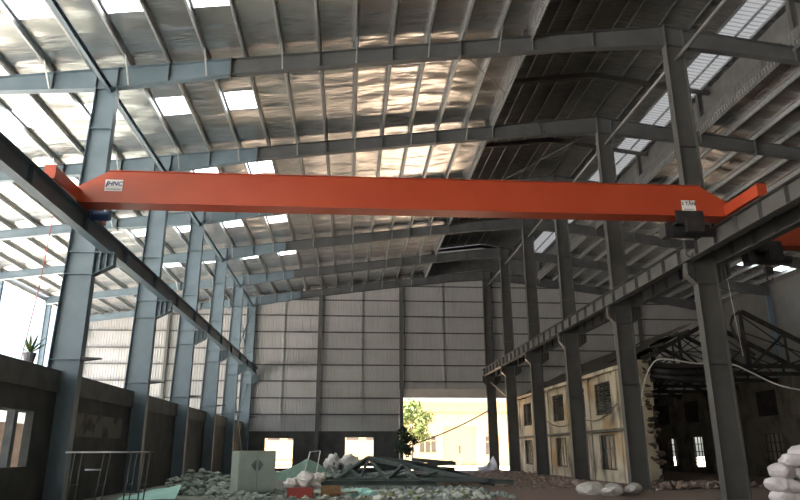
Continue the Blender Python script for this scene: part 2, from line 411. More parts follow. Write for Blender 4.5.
corbel(cl, -7.97, 1, FR[0], 'steel', .60)
obj('cable_bracket', MB().prism([(-7.97,4.02),(-7.42,4.09),(-7.42,4.11),(-7.97,4.13)], 'y', FR[0]-.12, FR[0]+.12), 'black', cl)
for z in (6.6, 6.75, 6.9, 7.2): pass
index_kids(cl)
COLL = [cl] + [copy_tree(cl) for _ in range(5)]
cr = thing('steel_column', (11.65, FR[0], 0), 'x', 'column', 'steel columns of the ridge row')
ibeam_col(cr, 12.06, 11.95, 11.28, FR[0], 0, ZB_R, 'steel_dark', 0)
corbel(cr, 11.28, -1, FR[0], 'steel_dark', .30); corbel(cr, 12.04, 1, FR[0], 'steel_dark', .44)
index_kids(cr)
COLR = [cr] + [copy_tree(cr) for _ in range(5)]
for k in range(6):
    COLL[k].location.y = FR[k]; COLR[k].location.y = FR[k]
    COLL[k]['label'] = 'tall blue-grey steel column in the row on the left, %s the camera' % POS[k]
    COLR[k]['label'] = 'tall dark steel column in the row on the right, %s the camera' % POS[k]
# outer columns of the left aisle and of the right bay
def slim_col(x, y, z1, m, label, group):
    t = thing('aisle_column', (x,y,0), label, 'column', group)
    obj('web', MB().box((x-.18,y-.006,0),(x+.18,y+.006,z1)), m, t)
    for d in (-.18,.168): obj('flange', MB().box((x+d,y-.11,0),(x+d+.012,y+.11,z1)), m, t)
    obj('base_plate', MB().box((x-.24,y-.2,-.05),(x+.24,y+.2,.012)), m, t)
for k in range(2, 6):
    slim_col(XEAVE+.3, FR[k], ztop(XEAVE)-.50, 'steel', 'slim steel column at the open outer side of the left aisle, %s' % ('by the back wall' if k == 5 else '%s from the back wall' % ORD[5-k]), 'outer columns of the left aisle')
for k in (3, 4):
    slim_col(32.3, FR[k], ztop(32.3)-.50, 'steel', 'slim bluish steel column on the far right side, %s' % ('nearer the camera' if k == 3 else 'farther from the camera'), 'outer columns of the right bay')

# ------------------------------------------------------------------ rafters
KN = [(XEAVE,.48),(-12.5,.50),(XL-.3,.78),(XL+1.0,.74),(-4.3,.60),(3.7,.60),(8.,.66),(XR,.82),(2*XR-8.,.66),(18.9,.60),(26.9,.60),(30.,.74),(XRB-.2,.74)]
def rafter(y):
    t = thing('roof_rafter', (XR,y,ZB_R), 'x', 'rafter', 'main roof rafters')
    m = 'steel_dark'
    topc = [(x, ztop(x)) for x,_ in KN]; botc = [(x, ztop(x)-d) for x,d in KN]
    for lo_, hi_, pm in ((0,4,'steel'),(4,len(KN)-1,'steel_mid')):   # bolted at the splice; left length painted paler blue to imitate lens haze
      mb = MB(); mt = MB(); mbo = MB()
      for i in range(lo_,hi_):
        a,b = topc[i],topc[i+1]; c0,d0 = botc[i],botc[i+1]
        mb.prism([c0,d0,b,a], 'y', y-.008, y+.008)
        mt.prism([(a[0],a[1]-.018),(b[0],b[1]-.018),b,a], 'y', y-.13, y+.13)
        mbo.prism([c0,d0,(d0[0],d0[1]+.018),(c0[0],c0[1]+.018)], 'y', y-.13, y+.13)
      obj('web', mb, pm, t); obj('top_flange', mt, pm, t); obj('bottom_flange', mbo, pm, t)
    def dep(x):
        for (xa,da),(xb,db) in zip(KN[:-1],KN[1:]):
            if xa <= x <= xb: return da+(db-da)*(x-xa)/(xb-xa)
        return .6
    for x in (-12.5,-4.3,3.7,XR,18.9):
        obj('splice_plate', MB().box((x-.025,y-.16,ztop(x)-dep(x)-.08),(x+.025,y+.16,ztop(x)+.01)), 'steel_dark', t)
    for x in (XL-.62, XL+.05, 11.3, 12.0, -10.1, -6.35, -1.27, 1.27, 6.35, 8.6, 16.3, 21.4):
        obj('stiffener', MB().box((x-.007,y-.12,ztop(x)-dep(x)+.018),(x+.007,y+.12,ztop(x)-.018)), 'steel_mid', t)
    for i in (1,3,5,7,9,11,13,15):                             # short angle braces from the bottom flange up to the purlins
        x = PX[i]; d = dep(x)
        obj('flange_brace', MB().bar((x,y-.10,ztop(x)-d+.03),(x+.02,y-.78,ztop(x)+.06),.05,.05), 'galv', t)
    return t
r0 = rafter(FR[0]); index_kids(r0)
RF = [r0] + [copy_tree(r0) for _ in range(5)]
for k, o in enumerate(RF):
    o.location.y = FR[k]; o['label'] = 'long grey steel roof rafter, %s' % ('nearest to the camera, above the orange crane' if k == 0 else 'along the top of the back wall' if k == 5 else '%s from the camera' % ORD[k])

# eave struts and ridge struts between the column heads
for k in range(-1, 5):
    ya = FR[k]+.01 if k >= 0 else 10.5
    yb = FR[k+1]-.01
    o = obj('tie_strut', MB().box((-8.30,ya,12.98),(-8.16,yb,13.0)).box((-8.30,ya,12.98),(-8.285,yb,13.18)).box((-8.30,ya,13.165),(-8.16,yb,13.18)), 'steel', loc=(-8.23,ya,12.98))
    tag(o, 'bluish channel strut joining left column tops, %s' % ('at the upper left edge before the nearest column' if k < 0 else 'behind the %s column' % ORD[k]), 'strut', 'struts along the left column tops')
    o = obj('tie_strut', MB().tube([(11.66,ya,15.12),(11.66,yb,15.12)], .065, 10), 'steel_grey', loc=(11.66,ya,15.05), smooth=True)
    tag(o, 'pale tube strut joining right column tops, %s' % ('at the upper edge before the nearest column' if k < 0 else 'behind the %s column' % ORD[k]), 'strut', 'struts along the right column tops')
# bracing rods
def rod(p, q, label, r=.018, m='galv', grp=None):
    tag(obj('bracing_rod', MB().tube([p,q], r, 6), m, loc=p), label, 'rod', grp)
rod((6.6,FR[1],15.05),(11.0,FR[2]-.1,15.7),'thin pale rod rising to the right under the ridge vent, above the crane', .015, 'steel_mid')
rod((6.6,FR[2],15.05),(11.1,FR[1]+.1,15.75),'thin pale rod crossing under the ridge vent, from the third rafter towards the camera', .015, 'steel_mid')
rod((4.0,FR[0]+.1,14.95),(8.9,FR[1]-.1,15.5),'thin pale rod under the roof just left of the ridge vent', .012, 'steel_mid')
for (za,zb,l) in ((7.8,12.6,'upper pair'),(1.,6.7,'lower pair')):
    rod((-8.3,FR[4],za),(-8.3,FR[5],zb),'diagonal brace between the two farthest left columns, %s, rising away' % l,.05,'steel')
    rod((-8.35,FR[4],zb),(-8.35,FR[5],za),'diagonal brace between the two farthest left columns, %s, falling away' % l,.05,'steel')
rod((11.6,FR[4]+.1,5.0),(11.6,FR[5]-.1,6.9),'pale knee brace below the far end of the right runway beam',.06,'galv')

# ------------------------------------------------------------------ crane runway beams
def runway(x, label, m, face):
    t = thing('crane_runway_beam', (x, 0, 7.38), label, 'beam', 'crane runway beams')
    ya, yb = 4., FR[5]-.02; z0, z1 = 7.38, 7.92
    obj('web', MB().box((x-.007,ya,z0),(x+.007,yb,z1)), m, t)
    obj('top_flange', MB().box((x-.17,ya,z1-.02),(x+.17,yb,z1)), m, t)
    obj('bottom_flange', MB().box((x-.14,ya,z0),(x+.14,yb,z0+.02)), m, t)
    obj('rail', MB().prism([(x-.05,z1),(x+.05,z1),(x+.02,z1+.03),(x+.035,z1+.08),(x-.035,z1+.08),(x-.02,z1+.03)], 'y', ya, yb), 'black', t)
    y = ya+.6
    while y < yb:
        obj('stiffener', MB().box((x-.13,y-.008,z0+.02),(x+.13,y+.008,z1-.02)), m, t); y += BAY/6 if face < 0 else BAY/2
    return t
runway(-7.64, 'steel crane runway beam on the left columns under the crane end', 'steel', 1)
runway(11.05, 'steel crane runway beam on the right columns facing the open hall', 'steel_dark', -1)
runway(12.25, 'dark crane runway beam on the far side of the right columns', 'steel_dark', -1)

# ------------------------------------------------------------------ overhead cranes
def text_mesh(body, size, shear=0.):
    cu = bpy.data.curves.new('lettering', 'FONT'); cu.body = body; cu.size = size; cu.shear = shear; cu.extrude = .003; cu.offset = size*.02
    cu.align_x = 'CENTER'; cu.align_y = 'CENTER'
    o = bpy.data.objects.new('lettering', cu); COL.objects.link(o)
    me = bpy.data.meshes.new_from_object(o.evaluated_get(bpy.context.evaluated_depsgraph_get()))
    mb = MB(); mb.add([(v.co.x, 0, v.co.y) for v in me.vertices], [])
    mb.v = [V((v.co.x, -v.co.z, v.co.y)) for v in me.vertices]; mb.f = [tuple(p.vertices) for p in me.polygons]
    bpy.data.objects.remove(o); bpy.data.meshes.remove(me); bpy.data.curves.remove(cu)
    return mb
def shift(mb, d):
    mb.v = [p+V(d) for p in mb.v]; return mb
def crane(xa, xb, yf, label, plates):
    t = thing('overhead_crane', ((xa+xb)/2, yf+.25, 7.99), label, 'crane', 'orange overhead cranes')
    zb, zt = 8.03, 8.95; L0, L1 = xa-.04, xb+.04
    g = obj('girder', MB().prism([(L0,zb),(L1,zb),(L1,zb+.42),(xb-.78,zt),(xa+.80,zt),(L0,zb+.42)], 'y', yf, yf+.48), 'orange', t)
    obj('girder_flange', MB().prism([(L0+.05,zb-.025),(L1-.05,zb-.025),(L1-.05,zb),(L0+.05,zb)], 'y', yf-.05, yf+.53), 'orange', g)
    obj('girder_flange', MB().prism([(xa+.80,zt),(xb-.78,zt),(xb-.78,zt+.02),(xa+.80,zt+.02)], 'y', yf-.05, yf+.53), 'orange', g)
    for x, sg in ((xa,1),(xb,-1)):
        e = obj('end_carriage', MB().box((x-.13,yf-1.64,8.03),(x+.13,yf+2.05,8.36)), 'orange', t)
        obj('end_cap', MB().box((x-.14,yf-1.69,8.02),(x+.14,yf-1.64,8.38)), 'orange', e)
        obj('buffer', MB().tube([(x,yf+2.05,8.2),(x,yf+2.17,8.2)],.06,10), 'black', e, smooth=True)
        for y in (yf-1.15, yf+1.6):
            obj('wheel', MB().tube([(x-.05,y,8.115),(x+.05,y,8.115)], .125, 16), 'black', e)
        obj('drive_motor', MB().tube([(x+sg*.15,yf+.95,7.95),(x+sg*.62,yf+.95,7.95)], .14, 12).box((x+sg*.13-.03,yf+.7,7.82),(x+sg*.13+.03,yf+1.2,8.2)), 'blue' if sg > 0 else 'black', e)
    if plates:
        p = obj('name_plate', MB().box((-6.90,yf-.012,8.36),(-6.42,yf-.002,8.70)), 'plate', t)
        obj('lettering', shift(text_mesh('HNC', .18, .3), (-6.635,yf-.014,8.575)), 'ink', p)
        obj('logo_stroke', MB().prism([(-6.885,8.48),(-6.845,8.48),(-6.80,8.66),(-6.84,8.66)], 'y', yf-.017, yf-.013), 'ink', p)
        obj('small_print', MB().box((-6.86,yf-.016,8.40),(-6.46,yf-.013,8.43)), 'inkgrey', p)
        p = obj('load_plate', MB().box((9.64,yf-.012,8.13),(10.06,yf-.002,8.50)), 'plate', t)
        obj('lettering', shift(text_mesh('5 T\u1ea4N', .15), (9.85,yf-.014,8.39)), 'inkblack', p)
        obj('small_print', MB().box((9.70,yf-.016,8.20),(10.0,yf-.013,8.23)), 'inkgrey', p)
    return t
crane(-7.64, 11.05, 17.82, 'long orange overhead crane girder spanning the hall between the two runway beams', True)
crane(12.25, 31.4, 20.5, 'orange overhead crane girder at the right edge beyond the right runway beam', False)
def hoist(x, y, label):
    t = thing('electric_hoist', (x,y,7.30), label, 'hoist', 'electric hoists')
    obj('trolley', MB().box((x-.42,y-.30,7.80),(x+.42,y-.26,8.16)).box((x-.42,y+.26,7.80),(x+.42,y+.30,8.16)).box((x-.42,y-.30,7.76),(x+.42,y+.30,7.82)), 'black', t)
    for dx in (-.3,.3):
        for dy in (-.24,.24): obj('trolley_wheel', MB().tube([(x+dx,y+dy-.03,8.08),(x+dx,y+dy+.03,8.08)],.075,12), 'black', t)
    obj('rope_drum', MB().tube([(x-.5,y,7.60),(x+.35,y,7.60)],.19,16), 'black', t, smooth=False)
    obj('motor', MB().tube([(x+.35,y,7.60),(x+.82,y,7.60)],.15,14), 'black', t)
    obj('gearbox', MB().box((x-.74,y-.2,7.40),(x-.5,y+.2,7.80)), 'black', t)
    obj('control_box', MB().box((x-.2,y-.48,7.48),(x+.3,y-.31,7.80)), 'black', t)
    b = obj('hook_block', MB().box((x-.13,y-.07,7.08),(x+.13,y+.07,7.32)), 'black', t)
    obj('hook', MB().tube([(x+.10*math.sin(a)*(1 if a < 4 else .6),y,6.94-.10*math.cos(a)) for a in [.0+i*.45 for i in range(-7,5)]],.022,8), 'black', b, smooth=True)
    for dx in (-.08,.08): obj('wire_rope', MB().tube([(x+dx,y,7.28),(x+dx,y,7.60)],.012,6), 'black', t)
hoist(9.82, 18.06, 'black electric hoist under the right end of the long orange crane')
hoist(13.95, 20.74, 'dark electric hoist under the orange crane at the right edge')

# ------------------------------------------------------------------ back wall
GX0, GX1, GZ = 4.05, 13.2, 6.28
mb = MB(); p = .30
xs = []
x = XEAVE
p = .22
while x < XRB:
    for a, d in ((0,0),(.55,0),(.66,.034),(.89,.034)): xs.append((x+a*p, d))
    x += p
for i in range(len(xs)-1):
    (xa,da),(xb,db) = xs[i],xs[i+1]; xm = (xa+xb)/2
    zl = GZ if GX0 < xm < GX1 else 3.0
    mb.add([(xa,YEND-da,zl),(xb,YEND-db,zl),(xb,YEND-db,ztop(xb)+.215),(xa,YEND-da,ztop(xa)+.215)], [(0,1,2,3)])
wb = struct('wall_back', mb, 'sheet')
for z in (4.3,5.6,6.95,8.28,9.6,11.0,12.4,13.75,15.05):
    spans = [(XEAVE,XRB)]
    if z < GZ: spans = [(XEAVE,GX0),(GX1,XRB)]
    for a,b in spans:
        if z > ztop(a)-.1: a = XL + (z+.1-13.9)/SL
        if z > ztop(b)-.1: b = 2*XR - (XL + (z+.1-13.9)/SL)
        obj('girt', MB().box((a,YEND-.15,z-.012),(b,YEND-.035,z)).box((a,YEND-.165,z-.05),(b,YEND-.15,z+.06)), 'steel_dark', wb)
for d in (0,1):
    pass
zm = lambda x: ztop(x)-.66
for x, w, lab in ((-2.6,.30,'between the two window openings'),(4.2,.30,'at the left side of the gateway'),(-15.,.22,'in the left aisle'),(18.5,.25,'behind the ruin'),(25.,.25,'behind the ruin, far right')):
    t = thing('wind_column', (x,YEND-.35,0), 'slim steel wind column against the back wall, %s' % lab, 'column', 'wind columns of the back wall')
    y = YEND-.30
    obj('web', MB().box((x-.006,y-.13,0),(x+.006,y+.13,zm(x))), 'steel_dark', t)
    for q in (-.14,.128): obj('flange', MB().box((x-w/2,y+q,0),(x+w/2,y+q+.012,zm(x))), 'steel_dark', t)
for x in (-5.6,.9,7.8):
    z0 = GZ+.05 if GX0 < x < GX1 else 3.02
    obj('sheeting_rail', MB().box((x-.05,YEND-.14,z0),(x+.05,YEND-.06,ztop(x)-.02)), 'galv', wb)
obj('gate_lintel', MB().box((GX0,YEND-.20,GZ-.64),(GX1,YEND+.02,GZ-.02)).box((GX0,YEND-.26,GZ-.02),(GX1,YEND+.05,GZ+.08)).box((GX0,YEND-.24,GZ-.34),(GX1,YEND-.20,GZ-.30)), 'fascia', wb)
W1 = (-6.75,-4.43,.15,2.5); W2 = (-.36,2.0,.15,2.56); W3 = (26.2,27.1,.2,2.4); W4 = (28.2,29.6,.1,2.55)
struct('wall_back_base', wall_holes(MB(), 'y', YEND-.02, .22, XEAVE, GX0, -.05, 3.0, [W1,W2]), 'masonry')
struct('wall_back_base_right', wall_holes(MB(), 'y', YEND-.02, .22, GX1, XRB, -.05, 3.0, [W3,W4]), 'masonry')
for n, w in enumerate((W1,W2,W3,W4)):
    a,b,c0,d0 = w; y = YEND+.06; mb = MB()
    mb.box((a,y,c0),(a+.05,y+.06,d0)).box((b-.05,y,c0),(b,y+.06,d0)).box((a,y,d0-.05),(b,y+.06,d0)).box((a,y,c0),(b,y+.06,c0+.05)).box((a,y,c0+.62),(b,y+.06,c0+.68))
    struct('window_%d' % (n+41), mb, 'lintel')

# side walls
LWY0 = 19.35
wl = struct('wall_left', wall_holes(MB(), 'x', -8.78, .22, 4., YEND-.03, -.05, 3.1, [(5.,LWY0,1.06,2.5)]), 'masonry')
obj('lintel_beam', MB().box((-8.86,4.,3.1),(-8.50,YEND-.04,3.72)), 'lintel', wl)
obj('plaster_patch', MB().box((-8.565,21.6,1.9),(-8.545,26.7,2.62)), 'plaster', wl)
tag(obj('partition_wall', MB().box((-17.,12.,-.1),(-16.8,44.,2.75)).box((-17.04,12.,2.75),(-16.76,44.,2.85)), 'brickpink', loc=(-17,28,-.05)), 'pale pinkish partition wall in the left aisle, seen through the low opening', 'wall')
struct('trim_3', MB().box((XEAVE-.1,-40,ztop(XEAVE)-.3),(XEAVE+.1,YEND,ztop(XEAVE)+.1)), 'galv')
struct('wall_right', MB().box((XRB,-40.,-.05),(XRB+.2,YEND,13.9)), 'oldsheet')
struct('wall_front', MB().box((-10.,YROOF-.2,-.05),(XRB+.2,YROOF-.06,15.8)), 'oldsheet')
# floor beams in the left aisle, seen through the opening in the low wall
for k, x in enumerate((-10.6,-13.0)):
    t = thing('concrete_portal', (x,18.,0), 'low concrete beam on two posts inside the left aisle, %s' % ('nearer the low wall' if k == 0 else 'farther out'), 'beam', 'concrete beams in the left aisle')
    obj('beam', MB().box((x-.12,14.,2.95),(x+.12,30.,3.25)), 'lintel', t)
    for y in (22.5,27.5): obj('post', MB().box((x-.12,y-.12,0),(x+.12,y+.12,2.95)), 'lintel', t)

# ------------------------------------------------------------------ the ruined building
RX0, RX1, RY0, RY1 = 13.0, 23.8, 29.6, 55.0
rn = thing('ruined_building', (RX0,RY0,0), 'derelict two-storey cream building without front wall behind the right columns', 'building')
UP = [(yc-1.15,yc+1.1,3.2,4.8) for yc in (30.9,34.4,38.25,42.1,46.,49.6,53.)]
LO = [(yc-1.1,yc+1.05,.5,2.2) for yc in (30.9,34.3,38.2,42.,46.,49.8,53.)]
UP[0] = (30.1,31.4,3.4,4.75); LO[0] = (30.4,31.9,.5,2.15)
obj('side_wall', wall_holes(MB(), 'x', RX0, .3, RY0, RY1, -.05, 5.35, UP+LO), 'ruin', rn)
obj('ledge', MB().box((RX0-.28,RY0+.3,2.32),(RX0+.02,RY1,2.46)), 'ruinin', rn)
obj('cornice', MB().box((RX0-.22,RY0+.2,5.2),(RX0+.05,RY1,5.38)), 'ruin', rn)
y = RY0+.15
for k in range(8):
    yy = 32.55+3.87*(k-0) if k else 32.4
    if yy < RY1: obj('pilaster', MB().box((RX0-.07,yy-.16,-.02),(RX0+.01,yy+.16,5.2)), 'ruin', rn)
for k,(a,b,c0,d0) in enumerate(UP):                            # louvred upper windows
    f = obj('louvered_window', MB().box((RX0+.06,a,c0),(RX0+.14,a+.07,d0)).box((RX0+.06,b-.07,c0),(RX0+.14,b,d0)).box((RX0+.06,a,d0-.07),(RX0+.14,b,d0)).box((RX0+.06,a,c0),(RX0+.14,b,c0+.07)).box((RX0+.06,(a+b)/2-.05,c0),(RX0+.14,(a+b)/2+.05,d0)), 'louver', rn)
    mb = MB(); z = c0+.13
    while z < d0-.1:
        mb.add([(RX0+.04,a+.07,z),(RX0+.04,b-.07,z),(RX0+.15,b-.07,z+.08),(RX0+.15,a+.07,z+.08)], [(0,1,2,3)])
        mb.add([(RX0+.04,a+.07,z-.012),(RX0+.04,b-.07,z-.012),(RX0+.15,b-.07,z+.068),(RX0+.15,a+.07,z+.068)], [(0,1,2,3)]); z += .135
    obj('louvers', mb, 'ruinin', f)
for k,(a,b,c0,d0) in enumerate(LO):                            # barred lower windows
    mb = MB().box((RX0+.1,a,c0),(RX0+.16,a+.06,d0)).box((RX0+.1,b-.06,c0),(RX0+.16,b,d0)).box((RX0+.1,a,d0-.06),(RX0+.16,b,d0)).box((RX0+.1,a,c0),(RX0+.16,b,c0+.05)).box((RX0+.1,a,1.5),(RX0+.16,b,1.56))
    for q in (1,2,3): mb.box((RX0+.11,a+(b-a)*q/4-.02,c0),(RX0+.15,a+(b-a)*q/4+.02,d0))
    f = obj('barred_window', mb, 'louver', rn); obj('pane', MB().box((RX0+.19,a,c0),(RX0+.20,b,d0)), 'dustyglass', f)
# broken near corner of the long wall
mb = MB(); rnd = random.Random(3)
for k in range(16):
    z = k*.335; w = .26+rnd.uniform(-.1,.13)
    mb.box((RX0-.1+rnd.uniform(-.05,.05), RY0-.12+rnd.uniform(-.12,.1), z-.02), (RX0+.3+w*.5, RY0+.4, z+.335))
obj('corner_pier', mb, 'ruin', rn)
mb = MB()
for k in range(64):
    mb.chunk((RX0+.30+rnd.uniform(-.2,.28), RY0-.02+rnd.uniform(-.22,.25), .05+k*.083), rnd.uniform(.07,.17), (1.4,1.,.6), .35, 1, k)
obj('broken_brick_edge', mb, 'ruinbrick', rn)
FW = [(yc-.85,yc+.85,.35,2.35) for yc in (37.5,41.4,46.2,49.7)]; FU = [(yc-.9,yc+.9,3.3,4.7) for yc in (37.5,41.9,46.3,50.7)]
obj('far_wall', wall_holes(MB(), 'x', RX1, .3, RY0+3, RY1, -.05, 5.35, FW), 'ruinin', rn)
for a,b,c0,d0 in FW:
    mb = MB()
    for q in range(5): mb.box((RX1+.1,a+(b-a)*q/4-.025,c0),(RX1+.15,a+(b-a)*q/4+.025,d0))
    for q in range(5): mb.box((RX1+.1,a,c0+(d0-c0)*q/4-.025),(RX1+.15,b,c0+(d0-c0)*q/4+.025))
    obj('barred_window', mb, 'louver', rn)
for a,b,c0,d0 in FU: obj('shuttered_window', MB().box((RX1-.04,a,c0),(RX1+.02,b,d0)), 'char', rn)
for yy in (35.2,39.7,44.1,48.5): obj('pilaster', MB().box((RX1-.2,yy-.2,0),(RX1+.02,yy+.2,5.3)), 'ruinin', rn)
obj('end_wall', wall_holes(MB(), 'y', RY1-.3, .3, RX0, 20., -.05, 5.3, []), 'ruinin', rn)
RXM, RZE, RZR = (RX0+RX1)/2, 5.0, 7.75
def truss(y, half=False):
    mb = MB()
    pl = lambda s_: V((RX0+.1+(RXM-RX0-.1)*s_, y, RZE+(RZR-RZE)*s_))
    pr = lambda s_: V((RX1-.1-(RX1-RXM-.1)*s_, y, RZE+(RZR-RZE)*s_))
    zc = 5.35
    mb.bar((RX0,y,zc-.18),(RX1,y,zc-.18),.14,.2)
    mb.bar(pr(0),pr(1)+V((.05,0,0)),.14,.2)
    if not half: mb.bar(pl(0),pl(1),.14,.2)
    else: mb.tube([pl(1), pl(.93)+V((0,0,-.05)), pl(.90)+V((0,0,-.35)), pl(.92)+V((0,0,-.9)), pl(1.0)+V((0,0,-1.75)), pl(1.08)+V((0,0,-2.3))], .07, 6)
    mb.bar((RXM,y,zc-.2),(RXM,y,RZR),.12,.14)
    for p in ((pr,)+(() if half else (pl,))):
        a = p(.62); b = p(.3)
        mb.bar((RXM+(a.x-RXM)*.15,y,zc-.1),a,.09,.1); mb.bar((a.x,y,zc-.1),a,.08,.09); mb.bar((a.x,y,zc-.1),b,.08,.09); mb.bar((b.x,y,zc-.1),b,.08,.09)
        mb.bar((RXM,y,RZR-.2),(a.x+(b.x-a.x)*.6,y,zc-.05),.05,.05)
        mb.bar((RXM,y,RZR-1.0),(b.x,y,zc+.1),.05,.05)
    return mb
for k, y in enumerate((30.0,33.0,36.2,39.8,43.6,47.4,51.2)):
    obj('roof_truss', truss(y, k in (0,)), 'char', rn)
for x,zz in ((RX0+1.4,0),(RX0+2.9,0),(RX0+4.3,0)):
    z = RZE+(RZR-RZE)*(x-RX0)/(RXM-RX0)
    obj('batten', MB().bar((x,32.9,z+.15),(x,51.5,z+.15),.1,.12), 'char', rn)
# what is left of the tiled roof, with a ragged near edge
mb = MB(); n = 26; rows = 12
for j in range(n+1):
    for i in range(rows+1):
        s_ = i/rows; y = 34.6+(54.8-34.6)*j/n + (1.2*noise.noise(V((i*.9,3,j*.2))) if j < 3 else 0)
        x = RX0-.35+(RXM-RX0+.35)*s_; z = RZE+.30+(RZR-RZE)*(x-RX0)/(RXM-RX0) + .10*noise.noise(V((x*.9,y*.5,1))) + .05*noise.noise(V((x*3,y*2,5)))
        mb.v.append(V((x,y,z)))
for j in range(n):
    for i in range(rows):
        if noise.noise(V((i*.5,j*.35,8))) > .42 : continue
        k = j*(rows+1)+i; mb.f.append((k,k+1,k+rows+2,k+rows+1))
obj('roof_remnant', mb, 'tile', rn)
obj('rolled_awning', MB().tube([(13.6,30.2,5.05),(15.,30.25,4.85),(16.9,30.3,5.0)],.24,10).tube([(13.7,30.1,4.72),(15.4,30.1,4.55),(17.,30.2,4.62)],.16,10), 'black', rn, smooth=True)
obj('floor_beam', MB().box((RX0+.3,30.2,2.6),(RX0+.7,52,2.9)), 'ruinin', rn)
# hanging wires on its facade and the hose across its front
def sag(p, q, d, n=10):
    p, q = V(p), V(q); return [p.lerp(q,i/n)-V((0,0,d*4*(i/n)*(1-i/n))) for i in range(n+1)]
tag(obj('facade_cable', MB().tube(sag((12.9,32.3,3.6),(12.9,38.,3.3),.5),.025,6).tube(sag((12.9,38.,3.3),(12.9,45.,3.5),.55),.025,6), 'black', loc=(12.9,32,3)), 'thin black cable sagging across the cream facade under the louvred windows', 'cable')
def hose():
    import_pts = [(12.75,29.1,3.6),(13.0,29.1,4.4),(13.25,29.0,4.95),(13.6,28.9,5.3),(14.2,28.8,5.28),(15.2,28.6,5.1),(16.6,28.4,5.06),(17.3,28.2,4.72),(18.2,28.0,4.2),(18.9,27.8,3.95),(20.,27.5,3.75)]
    pts = [V(p) for p in import_pts]; out = []
    for i in range(len(pts)-1):
        p0,p1,p2,p3 = pts[max(i-1,0)],pts[i],pts[i+1],pts[min(i+2,len(pts)-1)]
        for k in range(4):
            t_ = k/4
            out.append(.5*((2*p1)+(p2-p0)*t_+(2*p0-5*p1+4*p2-p3)*t_*t_+(3*p1-p0-3*p2+p3)*t_**3))
    return out+[pts[-1]]
tag(obj('hose', MB().tube(hose(), .032, 8), 'hose', loc=(12.75,29.1,3.6), smooth=True), 'white hose draped over the ruin corner and swinging to the right edge', 'hose')
tag(obj('rope', MB().tube([(17.75,29.6,10.4),(17.85,29.6,8.),(18.0,29.6,5.6)],.015,6), 'galv', loc=(17.75,29.6,5.6)), 'thin rope hanging straight down beside the broken roof truss', 'rope')

# ------------------------------------------------------------------ courtyard beyond the gate
YB = 75.
yb = thing('yellow_building', (9.,YB,-.1), 'bright yellow building across the yard, seen through the open gateway', 'building')
DR = (10.2,13.75,-.1,4.05); WA = (7.6,9.45,1.25,3.15); WB = (14.8,16.4,1.0,3.1)
WX = [(-12.9+2.1*i,-11.6+2.1*i,2.6,3.3) for i in range(9)]
obj('wall', wall_holes(MB(), 'y', YB, .3, -26, 34, -.15, 6.6, [DR,WA,WB]), 'yellow', yb)
obj('eave', MB().box((-26.2,YB-.7,6.5),(34.2,YB+.6,6.75)), 'door', yb)
obj('string_course', MB().box((-26,YB-.08,5.3),(34,YB+.02,5.5)), 'door', yb)
d = obj('door', MB().box((DR[0],YB+.12,-.1),(11.96,YB+.18,4.05)).box((11.99,YB+.12,-.1),(DR[1],YB+.18,4.05)), 'door', yb)
obj('handle', MB().box((11.88,YB+.05,1.2),(12.1,YB+.12,2.0)), 'glass_dark', d)
for w in (WA,WB):
    a,b,c0,d0 = w; mb = MB()
    for q in range(4): mb.box((a+(b-a)*q/3-.06,YB+.1,c0),(a+(b-a)*q/3+.06,YB+.16,d0))
    for z in (c0+.05,c0+(d0-c0)*.68,d0-.05): mb.box((a,YB+.1,z-.06),(b,YB+.16,z+.06))
    f = obj('window', mb, 'yellow', yb); obj('pane', MB().box((a,YB+.2,c0),(b,YB+.22,d0)), 'glass_dark', f)
for a,b,c0,d0 in WX:
    if b < 4: obj('vent', MB().box((a,YB-.02,c0),(b,YB+.01,d0)), 'glass_dark', yb)
def tree(name, x, y, h, r, n, lm, label, seed, size=.22, trunk=.12, zc=None, cat='tree'):
    t = thing(name, (x,y,-.1), label, cat); rnd = random.Random(seed)
    mb = MB().tube([(x,y,-.12),(x+.1,y,h*.4),(x-.05,y,h*.8)], trunk, 8, trunk*.4)
    for k in range(5):
        a = rnd.uniform(0,6.28); mb.tube([(x,y,h*(.35+.08*k)),(x+math.cos(a)*r*.6,y+math.sin(a)*r*.6,h*(.55+.09*k))], trunk*.4, 6, trunk*.15)
    obj('trunk', mb, 'trunk', t)
    mb = MB(); cl = [(rnd.gauss(0,.45)*r, rnd.gauss(0,.45)*r, h*(.62+rnd.uniform(-.22,.3))) for _ in range(14)]
    for k in range(n):
        q = rnd.choice(cl); mb.leaf((x+q[0]+rnd.gauss(0,r*.2), y+q[1]+rnd.gauss(0,r*.2), q[2]+rnd.gauss(0,r*.2)), size*rnd.uniform(.6,1.2), rnd)
    obj('foliage', mb, lm, t)
tree('tree', 5.6, 62., 6.4, 1.5, 1700, 'leaf', 'leafy green tree in the sunny yard just left of the gateway view', 4)
tree('tree', -33., 41., 9.5, 3.2, 1600, 'leaf', 'pale green tree outside the open left aisle', 5, .35)
tree('shrub', 4.05, 50.5, 3.3, .72, 1100, 'leafdark', 'dark leafy shrub in front of the gateway post', 8, .17, .05, cat='shrub')
tag(obj('cable', MB().tube(sag((4.3,55.2,1.75),(11.3,55.3,4.6),.25),.055,6), 'bamboo', loc=(4.3,55.2,1.7)), 'dark cable slanting up across the open gateway to the right', 'cable')
mb = MB(); nu = 8
for j in range(nu+1):
    for i in range(nu+1):
        u, v = i/nu, j/nu
        mb.v.append(V((10.0+1.6*u+.2*(1-v)*math.sin(u*5), 54.7-.9*v+.14*math.sin(u*9+v*4), (1-v)*(.2+.75*u**1.6)*(1+.12*math.sin(u*14))+.02)))
for j in range(nu):
    for i in range(nu): k = j*(nu+1)+i; mb.f.append((k,k+1,k+nu+2,k+nu+1))
